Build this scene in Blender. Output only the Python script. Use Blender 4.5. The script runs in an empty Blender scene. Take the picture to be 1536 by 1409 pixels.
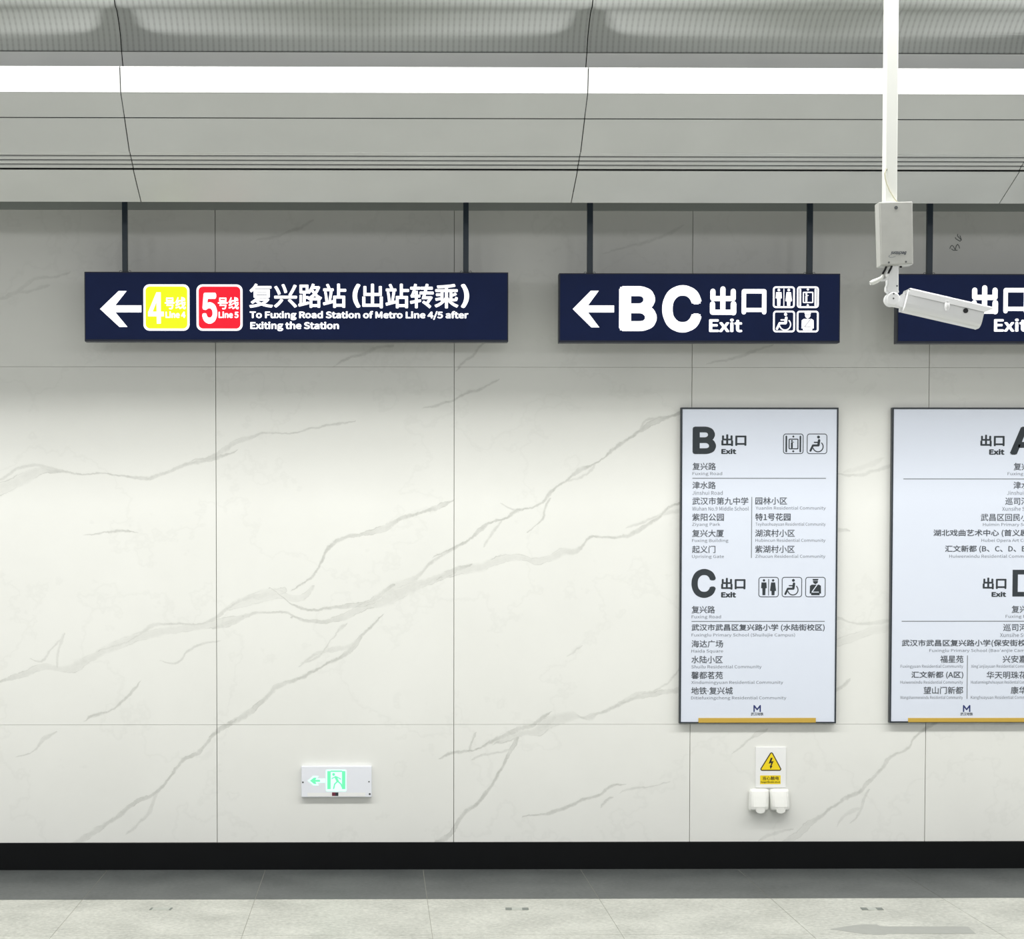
import bpy, math, random
from mathutils import Matrix, Vector
S = bpy.context.scene
COL = S.collection
random.seed(7)

# ------------------------------------------------------------------ camera
F, CAMZ, YW = 2760.0, 1.61, 9.30
VPX, VPY = 567.0, 825.0
R = (Matrix.Rotation(math.radians(-0.6), 3, 'Z') @ Matrix.Rotation(math.radians(90 - 2.0), 3, 'X'))
d = R.transposed() @ Vector((0, 1, 0))
CX = VPX - F * d.x / -d.z
CY = VPY + F * d.y / -d.z
_v = R @ Vector(((768 - CX) / F, (CY - 1304) / F, -1))
CAMZ = -_v.z * YW / _v.y        # eye height that puts the foot of the wall on its line in the photograph
cd = bpy.data.cameras.new('camera'); cam = bpy.data.objects.new('camera', cd); COL.objects.link(cam)
cam.location = (0, 0, CAMZ); cam.rotation_euler = R.to_euler()
cd.sensor_width = 36; cd.sensor_fit = 'HORIZONTAL'; cd.lens = 36 * F / 1536
cd.shift_x = (768 - CX) / 1536; cd.shift_y = (CY - 704.5) / 1536
cd.clip_start = 0.05; cd.clip_end = 100
S.camera = cam

# ------------------------------------------------------------------ light and exposure
S.view_settings.view_transform = 'Standard'; S.view_settings.look = 'None'
S.view_settings.gamma = 1.0; S.view_settings.use_curve_mapping = False
S.view_settings.exposure = 0.0
w = bpy.data.worlds.new('world'); S.world = w; w.use_nodes = True
w.node_tree.nodes['Background'].inputs[0].default_value = (0.98, 0.985, 1.0, 1)
w.node_tree.nodes['Background'].inputs[1].default_value = 0.42

def area(name, loc, rot, sx, sy, power, col=(1.0, 0.985, 0.965)):
    l = bpy.data.lights.new(name, 'AREA'); l.shape = 'RECTANGLE'; l.size = sx; l.size_y = sy
    l.energy = power; l.color = col
    o = bpy.data.objects.new(name, l); COL.objects.link(o); o.location = loc; o.rotation_euler = rot
    return o
for k in range(-3, 5):      # one linear luminaire under each ceiling bay, aimed down towards the wall
    area('lamp_light', (-0.28 + 2.0 * k, 6.77, CAMZ + 3.18), (math.radians(8), 0, 0), 1.75, 0.42, 60)
for j in range(2):          # unseen point lights added as fill from the hall side, in two rows
    for k in range(-3, 4):
        l = bpy.data.lights.new('hall_fill', 'POINT'); l.shadow_soft_size = 0.22; l.energy = 32; l.color = (1.0, 0.99, 0.99)
        o = bpy.data.objects.new('hall_fill', l); COL.objects.link(o); o.location = (0.8 + 3.0 * k + 1.5 * j, 0.6 - 3.6 * j, CAMZ + 2.05)

# ------------------------------------------------------------------ projection helpers
def P(px, py, Y):
    v = R @ Vector(((px - CX) / F, (CY - py) / F, -1))
    t = Y / v.y
    return Vector((v.x * t, Y, CAMZ + v.z * t))
def PF(px, py, z=0.0):
    v = R @ Vector(((px - CX) / F, (CY - py) / F, -1))
    t = (z - CAMZ) / v.z
    return Vector((v.x * t, v.y * t, z))

class Sheet:                 # a true rectangle at depth Y whose edges' middles fall on these pixels
    def __init__(s, x0, y0, x1, y1, Y):
        mx, my = (x0 + x1) / 2, (y0 + y1) / 2
        s.Y = Y
        s.X0 = P(x0, my, Y).x; s.X1 = P(x1, my, Y).x
        s.Z0 = P(mx, y0, Y).z; s.Z1 = P(mx, y1, Y).z
        s.p = (x0, y0, x1, y1)
        s.kx = (s.X1 - s.X0) / (x1 - x0); s.kz = (s.Z1 - s.Z0) / (y1 - y0)
    def __call__(s, px, py, dy=0.0):
        return Vector((s.X0 + (px - s.p[0]) * s.kx, s.Y + dy, s.Z0 + (py - s.p[1]) * s.kz))

# ------------------------------------------------------------------ materials
def mat(name, col, rough=0.5, metal=0.0, spec=0.5, emit=None, noise=0.0, nscale=40, bump=0.0, bscale=200):
    m = bpy.data.materials.new(name); m.use_nodes = True
    nt = m.node_tree; b = nt.nodes['Principled BSDF']
    b.inputs['Base Color'].default_value = (*col, 1); b.inputs['Roughness'].default_value = rough
    b.inputs['Metallic'].default_value = metal; b.inputs['Specular IOR Level'].default_value = spec
    if emit:
        b.inputs['Emission Color'].default_value = (*emit[0], 1); b.inputs['Emission Strength'].default_value = emit[1]
    if noise or bump:
        g = nt.nodes.new('ShaderNodeNewGeometry')
    if noise:
        n = nt.nodes.new('ShaderNodeTexNoise'); n.inputs['Scale'].default_value = nscale; n.inputs['Detail'].default_value = 5
        nt.links.new(g.outputs['Position'], n.inputs['Vector'])
        mr = nt.nodes.new('ShaderNodeMapRange'); mr.inputs[1].default_value = 0.3; mr.inputs[2].default_value = 0.7
        mr.inputs[3].default_value = 1 - noise; mr.inputs[4].default_value = 1 + noise
        nt.links.new(n.outputs['Fac'], mr.inputs[0])
        mx = nt.nodes.new('ShaderNodeVectorMath'); mx.operation = 'SCALE'; mx.inputs[0].default_value = col
        nt.links.new(mr.outputs[0], mx.inputs['Scale']); nt.links.new(mx.outputs[0], b.inputs['Base Color'])
    if bump:
        n2 = nt.nodes.new('ShaderNodeTexNoise'); n2.inputs['Scale'].default_value = bscale
        nt.links.new(g.outputs['Position'], n2.inputs['Vector'])
        bp = nt.nodes.new('ShaderNodeBump'); bp.inputs['Strength'].default_value = bump; bp.inputs['Distance'].default_value = 0.001
        nt.links.new(n2.outputs['Fac'], bp.inputs['Height']); nt.links.new(bp.outputs['Normal'], b.inputs['Normal'])
    return m
def srgb(*c):
    return tuple((x / 255 / 12.92) if x <= 10 else ((x / 255 + 0.055) / 1.055) ** 2.4 for x in c)

M = {}
M['metal_white'] = mat('white_enamelled_ceiling', srgb(220, 222, 220), 0.42, noise=0.03, nscale=3)
M['backing'] = mat('dark_void_backing', (0.035, 0.04, 0.04), 0.9)
M['seam'] = mat('panel_joint', srgb(176, 178, 170), 0.9)
M['base'] = mat('black_skirting', srgb(8, 10, 12), 0.5, spec=0.2, noise=0.15, nscale=6)
M['navy'] = mat('navy_sign_paint', srgb(13, 34, 84), 0.5, spec=0.25, noise=0.06, nscale=8)
M['navy_dark'] = mat('dark_sign_frame', srgb(30, 38, 58), 0.4)
M['rod'] = mat('slate_rod', srgb(44, 56, 68), 0.4)
M['glow'] = mat('backlit_white', (0.9, 0.9, 0.9), 0.4, emit=((1, 1, 1), 1.25))
M['yel'] = mat('backlit_yellow_green', (0.3, 0.35, 0.0), 0.4, emit=(srgb(228, 255, 0), 1.0))
M['red'] = mat('backlit_red', (0.2, 0.0, 0.0), 0.4, emit=(srgb(250, 0, 44), 0.9))
M['board'] = mat('board_face', srgb(226, 233, 246), 0.3)
M['bframe'] = mat('board_frame', srgb(38, 46, 54), 0.35)
M['ink'] = mat('black_print', srgb(44, 52, 58), 0.6)
M['ink2'] = mat('grey_print', srgb(78, 84, 92), 0.6)
M['ink3'] = mat('light_grey_print', srgb(112, 118, 128), 0.6)
M['rule'] = mat('rule_print', srgb(120, 126, 130), 0.6)
M['gold'] = mat('gold_bar', srgb(205, 170, 72), 0.4)
M['logo'] = mat('navy_print', srgb(28, 44, 110), 0.5)
M['pole'] = mat('white_pole_paint', srgb(240, 242, 236), 0.4)
M['cctv'] = mat('camera_white', srgb(246, 247, 248), 0.35)
M['boxgrey'] = mat('junction_box_grey', srgb(190, 191, 186), 0.5, noise=0.03, nscale=30)
M['black'] = mat('black_rubber', (0.01, 0.01, 0.012), 0.5)
M['screw'] = mat('screw_metal', (0.12, 0.13, 0.13), 0.4, 0.6)
M['wire'] = mat('cream_cable', srgb(205, 203, 180), 0.5)
M['plastic'] = mat('white_plastic', srgb(240, 241, 236), 0.3)
M['plate'] = mat('white_plate', srgb(246, 247, 246), 0.35)
M['warn'] = mat('warning_yellow', srgb(250, 222, 20), 0.5)
M['warnink'] = mat('warning_ink', srgb(62, 50, 20), 0.6)
M['exitpanel'] = mat('exit_sign_panel', srgb(240, 243, 250), 0.3)
M['green'] = mat('lit_green', (0.05, 0.5, 0.2), 0.4, emit=(srgb(112, 240, 165), 0.9))
M['green2'] = mat('lit_pale_green', (0.4, 0.8, 0.6), 0.4, emit=(srgb(205, 255, 232), 0.9))
M['maroon'] = mat('maroon_sticker', srgb(110, 40, 60), 0.5)
M['decal'] = mat('floor_arrow_film', srgb(158, 160, 154), 0.45, noise=0.04, nscale=30)
M['mark'] = mat('floor_mark_dark', srgb(120, 126, 120), 0.6)
M['mark2'] = mat('floor_mark_pale', srgb(176, 180, 172), 0.5)
M['pencil'] = mat('pencil_line', srgb(110, 114, 112), 0.8)

def floor_mat(name, col, col2, amp):
    m = bpy.data.materials.new(name); m.use_nodes = True; nt = m.node_tree; b = nt.nodes['Principled BSDF']
    g = nt.nodes.new('ShaderNodeNewGeometry')
    n1 = nt.nodes.new('ShaderNodeTexNoise'); n1.inputs['Scale'].default_value = 45; n1.inputs['Detail'].default_value = 6; n1.inputs['Roughness'].default_value = 0.75
    n2 = nt.nodes.new('ShaderNodeTexNoise'); n2.inputs['Scale'].default_value = 3.5; n2.inputs['Detail'].default_value = 4
    for n in (n1, n2): nt.links.new(g.outputs['Position'], n.inputs['Vector'])
    a = nt.nodes.new('ShaderNodeMath'); a.operation = 'MULTIPLY_ADD'; a.inputs[1].default_value = 0.5
    nt.links.new(n2.outputs['Fac'], a.inputs[0]); nt.links.new(n1.outputs['Fac'], a.inputs[2])
    mr = nt.nodes.new('ShaderNodeMapRange'); mr.inputs[1].default_value = 0.75 - amp; mr.inputs[2].default_value = 0.75 + amp
    nt.links.new(a.outputs[0], mr.inputs[0])
    mx = nt.nodes.new('ShaderNodeMix'); mx.data_type = 'RGBA'; mx.inputs[6].default_value = (*col, 1); mx.inputs[7].default_value = (*col2, 1)
    nt.links.new(mr.outputs[0], mx.inputs[0]); nt.links.new(mx.outputs[2], b.inputs['Base Color'])
    b.inputs['Roughness'].default_value = 0.42
    return m
M['tile_light'] = floor_mat('pale_terrazzo', srgb(158, 160, 152), srgb(208, 209, 200), 0.2)
M['tile_dark'] = floor_mat('grey_granite', srgb(66, 70, 70), srgb(96, 100, 99), 0.2)
M['grout'] = mat('pale_grout', srgb(150, 150, 140), 0.9)

def perf_mat():
    m = bpy.data.materials.new('perforated_enamel'); m.use_nodes = True; nt = m.node_tree; b = nt.nodes['Principled BSDF']
    g = nt.nodes.new('ShaderNodeNewGeometry'); sp = nt.nodes.new('ShaderNodeSeparateXYZ'); nt.links.new(g.outputs['Position'], sp.inputs[0])
    def wave(out, pitch):
        a = nt.nodes.new('ShaderNodeMath'); a.operation = 'MULTIPLY'; a.inputs[1].default_value = 2 * math.pi / pitch; nt.links.new(out, a.inputs[0])
        s = nt.nodes.new('ShaderNodeMath'); s.operation = 'SINE'; nt.links.new(a.outputs[0], s.inputs[0])
        r = nt.nodes.new('ShaderNodeMapRange'); r.interpolation_type = 'SMOOTHSTEP'; r.inputs[1].default_value = -0.1; r.inputs[2].default_value = 0.9
        nt.links.new(s.outputs[0], r.inputs[0]); return r.outputs[0]
    wx = wave(sp.outputs['X'], 0.0245); wz = wave(sp.outputs['Z'], 0.018)
    mu = nt.nodes.new('ShaderNodeMath'); mu.operation = 'MULTIPLY_ADD'; mu.inputs[1].default_value = 0.3; mu.inputs[2].default_value = 0.7
    nt.links.new(wz, mu.inputs[0])
    m2 = nt.nodes.new('ShaderNodeMath'); m2.operation = 'MULTIPLY'; nt.links.new(wx, m2.inputs[0]); nt.links.new(mu.outputs[0], m2.inputs[1])
    mx = nt.nodes.new('ShaderNodeMix'); mx.data_type = 'RGBA'; mx.inputs[6].default_value = (*srgb(192, 196, 193), 1); mx.inputs[7].default_value = (*srgb(172, 175, 173), 1)
    nt.links.new(m2.outputs[0], mx.inputs[0]); nt.links.new(mx.outputs[2], b.inputs['Base Color']); b.inputs['Roughness'].default_value = 0.6
    return m
M['perf'] = perf_mat()

# veined marble: each natural vein is a curve read by the shader in the wall's own plane (metres)
# point = (px, py, half-width px)
VEINS = [
 (0.42, [(-60,760,2),(0,735,10),(40,716,9),(62,707,6),(80,706,3),(110,710,2),(170,711,1.5),(215,717,3),(245,710,3),(280,697,3),(322,688,3),(352,678,1)]),
 (0.30, [(-30,745,1),(0,722,2),(30,703,2.5),(52,698,3),(75,702,3),(100,708,1)]),
 (0.35, [(290,690,1),(322,684,3),(352,665,4),(378,655,3),(400,650,2),(440,650,1.5),(470,642,2),(530,633,1)]),
 (0.45, [(125,802,0.3),(160,799,1.5),(185,796,2),(206,798,0.3)]),
 (0.42, [(-40,1036,2),(0,1022,2.5),(30,1013,4),(65,1001,6),(92,1003,6),(112,1003,8),(130,991,6),(165,972,7),(200,958,8),(240,948,7),(280,942,6),(325,935,7),(360,928,4)]),
 (0.32, [(150,975,1),(205,955,2),(228,938,3),(262,936,2),(300,935,2),(325,925,3),(345,912,2.5),(365,900,3),(395,894,4),(425,886,5)]),
 (0.30, [(85,1000,2),(88,975,3),(97,950,1)]),
 (0.30, [(45,988,0.5),(62,992,2),(78,972,1.5),(92,958,0.5)]),
 (0.30, [(240,990,0.5),(262,995,2),(285,975,2),(330,962,0.5)]),
 (0.33, [(340,915,3),(380,899,9),(420,892,9),(445,898,6),(470,880,2)]),
 (0.50, [(440,884,1),(465,868,2),(477,855,2.5),(482,843,2.5),(495,820,2.5),(520,806,3),(545,801,3),(575,794,5),(600,780,3),(610,775,3),(640,766,2.5),(660,759,4),(678,751,1)]),
 (0.52, [(405,882,1),(425,897,2),(440,908,2.5),(465,914,2.5),(500,912,3),(530,908,4),(555,902,5),(575,888,4),(590,878,3)]),
 (0.50, [(440,925,2),(470,932,3),(500,930,4),(525,922,6),(548,909,8),(575,903,9),(600,890,10),(620,880,8),(645,872,6),(680,857,4),(705,850,2)]),
 (0.36, [(575,895,5),(590,882,8),(612,874,6),(630,862,3),(642,848,2.5),(660,835,2),(680,824,2),(700,812,1)]),
 (0.38, [(320,942,2),(345,936,4),(375,922,3),(400,918,2),(430,920,2.5),(452,930,3),(470,933,1)]),
 (0.50, [(318,1103,2),(345,1087,3.5),(370,1073,4.5),(395,1050,3),(418,1029,4),(440,1022,3),(470,1008,2),(495,994,2),(515,984,3),(532,968,4),(541,955,3),(552,944,2),(572,925,1)]),
 (0.30, [(450,1002,1),(462,990,2),(478,980,3),(505,975,4),(525,970,4),(535,960,2)]),
 (0.30, [(452,996,0.5),(470,990,2),(490,972,1.5),(505,950,1.5),(512,942,3),(520,935,1)]),
 (0.50, [(110,1270,5),(135,1252,5),(160,1236,3.5),(180,1222,3.5),(205,1204,3.5),(232,1191,3),(255,1165,2.5),(272,1143,3),(298,1128,3),(325,1098,3),(352,1083,2)]),
 (0.25, [(190,1252,1),(212,1232,2),(226,1214,3),(233,1196,3),(240,1180,1)]),
 (0.45, [(126,1081,0.5),(145,1072,2.5),(165,1066,1.5),(185,1052,2),(200,1036,3),(211,1022,0.5)]),
 (0.32, [(25,1137,0.5),(50,1127,1),(66,1108,3),(85,1098,0.5)]),
 (0.50, [(655,833,1),(685,820,2),(705,808,2),(720,796,3),(738,784,2),(758,777,2),(772,768,3),(790,763,1.5),(812,754,2),(824,742,3),(835,731,2),(857,716,2.5),(868,706,4),(888,698,1.5),(905,688,1.5),(922,671,3),(945,657,2),(965,643,3),(982,633,4),(1002,626,2.5),(1025,616,2)]),
 (0.30, [(850,722,1),(866,720,2),(882,709,2),(892,698,1)]),
 (0.32, [(960,648,1),(968,632,2),(985,628,2),(1000,625,1)]),
 (0.48, [(660,866,2),(685,858,7),(712,853,8),(735,846,6),(757,838,7),(785,836,6),(800,842,7),(822,838,6),(845,829,6),(864,827,4),(876,815,2),(884,807,2),(905,806,2),(938,805,3),(960,793,3),(985,779,2.5),(1003,763,2),(1025,752,1.5)]),
 (0.30, [(940,792,1),(975,779,2),(1000,770,3),(1030,766,2)]),
 (0.30, [(725,820,0.8),(735,806,2),(744,794,2.5),(752,782,1)]),
 (0.40, [(790,798,0.5),(806,786,1),(814,775,2.5),(818,760,2.5),(826,748,1)]),
 (0.32, [(750,755,0.5),(768,764,2.5),(778,768,2)]),
 (0.35, [(635,612,0.5),(655,608,2.5),(680,601,1.5),(697,590,2.5),(725,582,1.5),(748,570,1)]),
 (0.35, [(684,556,0.5),(695,545,2),(710,532,2),(722,518,1.5),(745,500,1)]),
 (0.30, [(500,550,0.5),(522,537,2),(545,532,3),(565,523,3),(590,518,1)]),
 (0.48, [(660,1137,1),(680,1130,2.5),(712,1124,1.5),(732,1115,2),(755,1104,3),(780,1094,3.5),(803,1087,3),(818,1076,2.5),(826,1070,1)]),
 (0.45, [(742,1115,1),(765,1106,6),(785,1100,5),(808,1097,8),(820,1088,10),(845,1078,9),(863,1073,7),(875,1078,3),(884,1077,5),(896,1071,3),(925,1059,2.5),(945,1049,2.5),(970,1043,4),(990,1040,4),(1018,1034,4),(1035,1028,2)]),
 (0.30, [(925,1056,0.5),(950,1045,4),(972,1040,3),(995,1030,1.5),(1013,1012,1.5),(1022,995,1)]),
 (0.50, [(655,1264,3),(678,1247,3.5),(690,1228,4),(702,1214,3),(715,1206,2.5),(733,1186,2.5),(748,1160,2.5),(762,1135,3),(768,1122,4),(776,1108,2)]),
 (0.30, [(708,1140,1),(722,1134,2.5),(745,1130,1.5),(765,1124,1)]),
 (0.32, [(703,1128,1),(708,1112,2),(714,1098,1)]),
 (0.45, [(785,1225,0.5),(820,1221,2.5),(850,1210,2.5),(875,1201,2),(897,1193,2.5),(912,1182,2.5),(938,1177,0.5)]),
 (0.28, [(930,1190,0.5),(945,1183,2),(975,1180,1),(1005,1173,0.5)]),
 (0.35, [(900,1211,0.5),(908,1202,2.5),(920,1196,0.5)]),
 (0.32, [(1098,1132,0.5),(1114,1118,2),(1128,1106,2),(1137,1101,4),(1152,1095,0.5)]),
 (0.42, [(1175,1268,5),(1196,1252,6),(1214,1237,5),(1232,1224,3),(1252,1208,2.5),(1270,1197,2.5),(1288,1188,2.5),(1303,1172,3),(1320,1155,2.5),(1330,1142,3),(1343,1131,2),(1362,1122,2),(1371,1108,2),(1385,1095,2.5),(1402,1084,2)]),
 (0.28, [(1275,1236,0.5),(1284,1226,1.5),(1292,1212,3),(1297,1196,2.5),(1304,1184,1)]),
 (0.22, [(1255,1240,0.5),(1266,1226,2.5),(1290,1212,1)]),
 (0.26, [(1138,1262,0.5),(1158,1252,3),(1190,1244,0.5)]),
 (0.28, [(1230,700,1),(1260,711,2),(1290,713,3),(1312,706,2.5),(1342,696,2)]),
 (0.18, [(1265,708,1),(1300,700,4),(1325,686,1)]),
 (0.40, [(1252,795,3),(1262,795,3.5),(1275,796,0.5)]),
 (0.28, [(1225,975,2),(1260,962,7),(1300,950,7),(1340,940,6),(1400,935,3)]),
 (0.28, [(1240,940,1),(1256,928,3),(1272,932,2),(1290,936,2.5),(1335,930,2)]),
 (0.35, [(1250,1038,1),(1262,1030,2.5),(1277,1020,0.5)]),
 (0.22, [(0,448,2),(30,436,3),(50,419,3),(75,416,2),(105,408,1)]),
 (0.22, [(30,440,1),(50,436,2),(75,428,1)]),
 (0.22, [(905,380,0.5),(950,368,2),(985,358,2),(1025,338,1)]),
 (0.28, [(1060,545,0.5),(1100,538,2),(1140,524,2),(1160,518,1)]),
 (0.25, [(850,985,0.3),(862,976,1.5),(874,968,0.3)]),
 (0.22, [(385,360,1),(430,350,2),(470,332,1)]),
]
def marble_mat(veins):      # each slab carries only the veins that cross it
    m = bpy.data.materials.new('veined_white_marble'); m.use_nodes = True; nt = m.node_tree
    N, L = nt.nodes, nt.links; b = N['Principled BSDF']
    def math_(op, a=None, bb=None, c=None):
        n = N.new('ShaderNodeMath'); n.operation = op
        for i, v in enumerate((a, bb, c)):
            if v is None: continue
            if isinstance(v, (int, float)): n.inputs[i].default_value = v
            else: L.new(v, n.inputs[i])
        return n.outputs[0]
    g = N.new('ShaderNodeNewGeometry'); sp = N.new('ShaderNodeSeparateXYZ'); L.new(g.outputs['Position'], sp.inputs[0])
    ca, sa = math.cos(math.radians(30)), math.sin(math.radians(30))
    X, Z = sp.outputs['X'], sp.outputs['Z']
    u = math_('ADD', math_('MULTIPLY', X, ca), math_('MULTIPLY', Z, sa))
    v = math_('ADD', math_('MULTIPLY', X, -sa), math_('MULTIPLY', Z, ca))
    def noise(scale, detail=3, rough=0.6):
        n = N.new('ShaderNodeTexNoise'); n.inputs['Scale'].default_value = scale; n.inputs['Detail'].default_value = detail
        n.inputs['Roughness'].default_value = rough; L.new(g.outputs['Position'], n.inputs['Vector']); return n.outputs['Fac']
    wob = math_('MULTIPLY', math_('SUBTRACT', noise(11, 4, 0.65), 0.5), 0.035)
    wob2 = math_('MULTIPLY', math_('SUBTRACT', noise(38, 3, 0.6), 0.5), 0.014)
    vw = math_('ADD', math_('ADD', v, wob), wob2)
    edge_n = math_('MINIMUM', math_('MAXIMUM', math_('MULTIPLY', math_('SUBTRACT', noise(7, 3), 0.36), 4.0), 0.0), 1.0)
    body = None
    for alpha, pts in veins:
        q = []
        for px, py, hw in pts:
            p = P(px, py, YW); q.append((p.x * ca + p.z * sa, -p.x * sa + p.z * ca, hw * YW / F))
        q.sort()
        r = [q[0]]
        for e in q[1:]:
            if e[0] > r[-1][0] + 0.012: r.append(e)
        if len(r) < 2: continue
        u0, u1 = r[0][0], r[-1][0]; vm = sum(e[1] for e in r) / len(r)
        mr = N.new('ShaderNodeMapRange'); mr.clamp = False; L.new(u, mr.inputs[0]); mr.inputs[1].default_value = u0; mr.inputs[2].default_value = u1
        t = mr.outputs[0]
        def fc(vals):
            n = N.new('ShaderNodeFloatCurve'); mp = n.mapping; mp.use_clip = False; mp.extend = 'HORIZONTAL'; c = mp.curves[0]
            while len(c.points) < len(vals): c.points.new(0.5, 0.5)
            for pt, (x, y) in zip(c.points, vals): pt.location = (x, y); pt.handle_type = 'AUTO'
            mp.update(); L.new(t, n.inputs['Value']); return n.outputs[0]
        span = u1 - u0
        path = fc([((e[0] - u0) / span, e[1] - vm) for e in r])
        wid = fc([(-0.02, 0.0)] + [((e[0] - u0) / span, e[2] * 10) for e in r] + [(1.02, 0.0)])
        dd = math_('ABSOLUTE', math_('SUBTRACT', math_('SUBTRACT', vw, vm), path))
        ww = math_('MAXIMUM', math_('MULTIPLY', wid, 0.1), 0.00001)
        m2 = N.new('ShaderNodeMapRange'); m2.interpolation_type = 'SMOOTHSTEP'; L.new(dd, m2.inputs[0])
        L.new(math_('MULTIPLY', ww, 0.35), m2.inputs[1]); L.new(math_('MULTIPLY', ww, 1.25), m2.inputs[2])
        m2.inputs[3].default_value = alpha * 0.78; m2.inputs[4].default_value = 0.0
        # broad veins are a pale fill between two fine darker edges
        fill = math_('MINIMUM', math_('MAXIMUM', math_('DIVIDE', 0.0085, ww), 0.42), 1.0)
        ed = math_('ABSOLUTE', math_('SUBTRACT', dd, math_('MULTIPLY', ww, 0.8)))
        m3 = N.new('ShaderNodeMapRange'); m3.interpolation_type = 'SMOOTHSTEP'; L.new(ed, m3.inputs[0])
        m3.inputs[1].default_value = 0.0008; m3.inputs[2].default_value = 0.0045; m3.inputs[3].default_value = alpha * 0.75; m3.inputs[4].default_value = 0
        one = math_('MAXIMUM', math_('MULTIPLY', m2.outputs[0], fill), math_('MULTIPLY', m3.outputs[0], math_('MULTIPLY', edge_n, math_('MINIMUM', math_('MULTIPLY', ww, 90), 1.0))))
        body = one if body is None else math_('MAXIMUM', body, one)
    if body is None: body = math_('MULTIPLY', wob, 0.0)
    tex = math_('MULTIPLY_ADD', noise(26, 5, 0.7), 1.5, 0.1)
    body = math_('MULTIPLY', body, math_('MINIMUM', tex, 1.15))
    # faint ghost veining and cloudiness of the stone
    cl = N.new('ShaderNodeMapRange'); L.new(noise(1.3, 5, 0.6), cl.inputs[0]); cl.inputs[1].default_value = 0.35; cl.inputs[2].default_value = 0.75
    cl.inputs[3].default_value = 0.0; cl.inputs[4].default_value = 0.07
    gv = math_('ABSOLUTE', math_('SUBTRACT', noise(1.1, 6, 0.62), 0.5))
    g2 = N.new('ShaderNodeMapRange'); L.new(gv, g2.inputs[0]); g2.inputs[1].default_value = 0.0; g2.inputs[2].default_value = 0.012; g2.inputs[3].default_value = 0.045; g2.inputs[4].default_value = 0
    tot = math_('ADD', math_('ADD', body, cl.outputs[0]), g2.outputs[0])
    mx = N.new('ShaderNodeMix'); mx.data_type = 'RGBA'; mx.clamp_factor = True
    mx.inputs[6].default_value = (*srgb(239, 240, 235), 1); mx.inputs[7].default_value = (*srgb(124, 127, 116), 1)
    L.new(tot, mx.inputs[0]); L.new(mx.outputs[2], b.inputs['Base Color'])
    b.inputs['Roughness'].default_value = 0.34; b.inputs['Specular IOR Level'].default_value = 0.4
    return m
PLAIN = marble_mat([])
def slab_mat(x0, x1, z0, z1):
    vs = []
    for alpha, pts in VEINS:
        q = [P(px, py, YW) for px, py, hw in pts]; m_ = 0.06
        hit = False
        for a_, b_ in zip(q, q[1:]):
            if max(a_.x, b_.x) > x0 - m_ and min(a_.x, b_.x) < x1 + m_ and max(a_.z, b_.z) > z0 - m_ and min(a_.z, b_.z) < z1 + m_: hit = True
        if hit: vs.append((alpha, pts))
    return marble_mat(vs) if vs else PLAIN

# ------------------------------------------------------------------ mesh helpers
def link(o, parent=None):
    COL.objects.link(o)
    if parent is not None: o.parent = parent
    return o
def root_loc(o):
    while o is not None and o.parent is not None: o = o.parent
    return Vector(o.location) if o is not None else Vector((0, 0, 0))
def mesh(name, verts, faces, m, parent=None, smooth=False, bevel=0.0, seg=2, label=None, loc=None):
    off = root_loc(parent) if parent is not None else Vector(loc or (0, 0, 0))
    me = bpy.data.meshes.new(name)
    me.from_pydata([tuple(Vector(v) - off) for v in verts], [], faces); me.update()
    me.materials.append(m if not isinstance(m, str) else M[m])
    if smooth:
        for p in me.polygons: p.use_smooth = True
    o = bpy.data.objects.new(name, me); link(o, parent)
    if parent is None: o.location = off
    if bevel:
        b = o.modifiers.new('bevel', 'BEVEL'); b.width = bevel; b.segments = seg; b.limit_method = 'ANGLE'; b.angle_limit = math.radians(40)
        b.harden_normals = False
    if label: o['label'] = label
    return o
def box_data(a, b):
    x0, y0, z0 = a; x1, y1, z1 = b
    v = [(x0,y0,z0),(x1,y0,z0),(x1,y1,z0),(x0,y1,z0),(x0,y0,z1),(x1,y0,z1),(x1,y1,z1),(x0,y1,z1)]
    f = [(0,3,2,1),(4,5,6,7),(0,1,5,4),(1,2,6,5),(2,3,7,6),(3,0,4,7)]
    return v, f
def box(name, a, b, m, parent=None, **k):
    v, f = box_data([min(p) for p in zip(a, b)], [max(p) for p in zip(a, b)])
    return mesh(name, v, f, m, parent, **k)
class Bag:
    def __init__(s): s.v = []; s.f = []
    def add(s, v, f):
        n = len(s.v); s.v += list(v); s.f += [tuple(i + n for i in q) for q in f]
    def out(s, name, m, parent=None, **k): return mesh(name, s.v, s.f, m, parent, **k)
def tube_data(pts, rad, n=10, cap=True):
    pts = [Vector(p) for p in pts]; v = []; f = []
    rads = rad if isinstance(rad, (list, tuple)) else [rad] * len(pts)
    up = Vector((0.13, 0.97, 0.2)).normalized()
    for i, p in enumerate(pts):
        t = (pts[min(i + 1, len(pts) - 1)] - pts[max(i - 1, 0)]).normalized()
        a = t.cross(up).normalized(); c = t.cross(a).normalized()
        for j in range(n):
            th = 2 * math.pi * j / n; v.append(p + (a * math.cos(th) + c * math.sin(th)) * rads[i])
    for i in range(len(pts) - 1):
        for j in range(n):
            f.append((i*n+j, i*n+(j+1) % n, (i+1)*n+(j+1) % n, (i+1)*n+j))
    if cap: f.append(tuple(range(n))); f.append(tuple(reversed(range((len(pts)-1)*n, len(pts)*n))))
    return v, f
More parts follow.
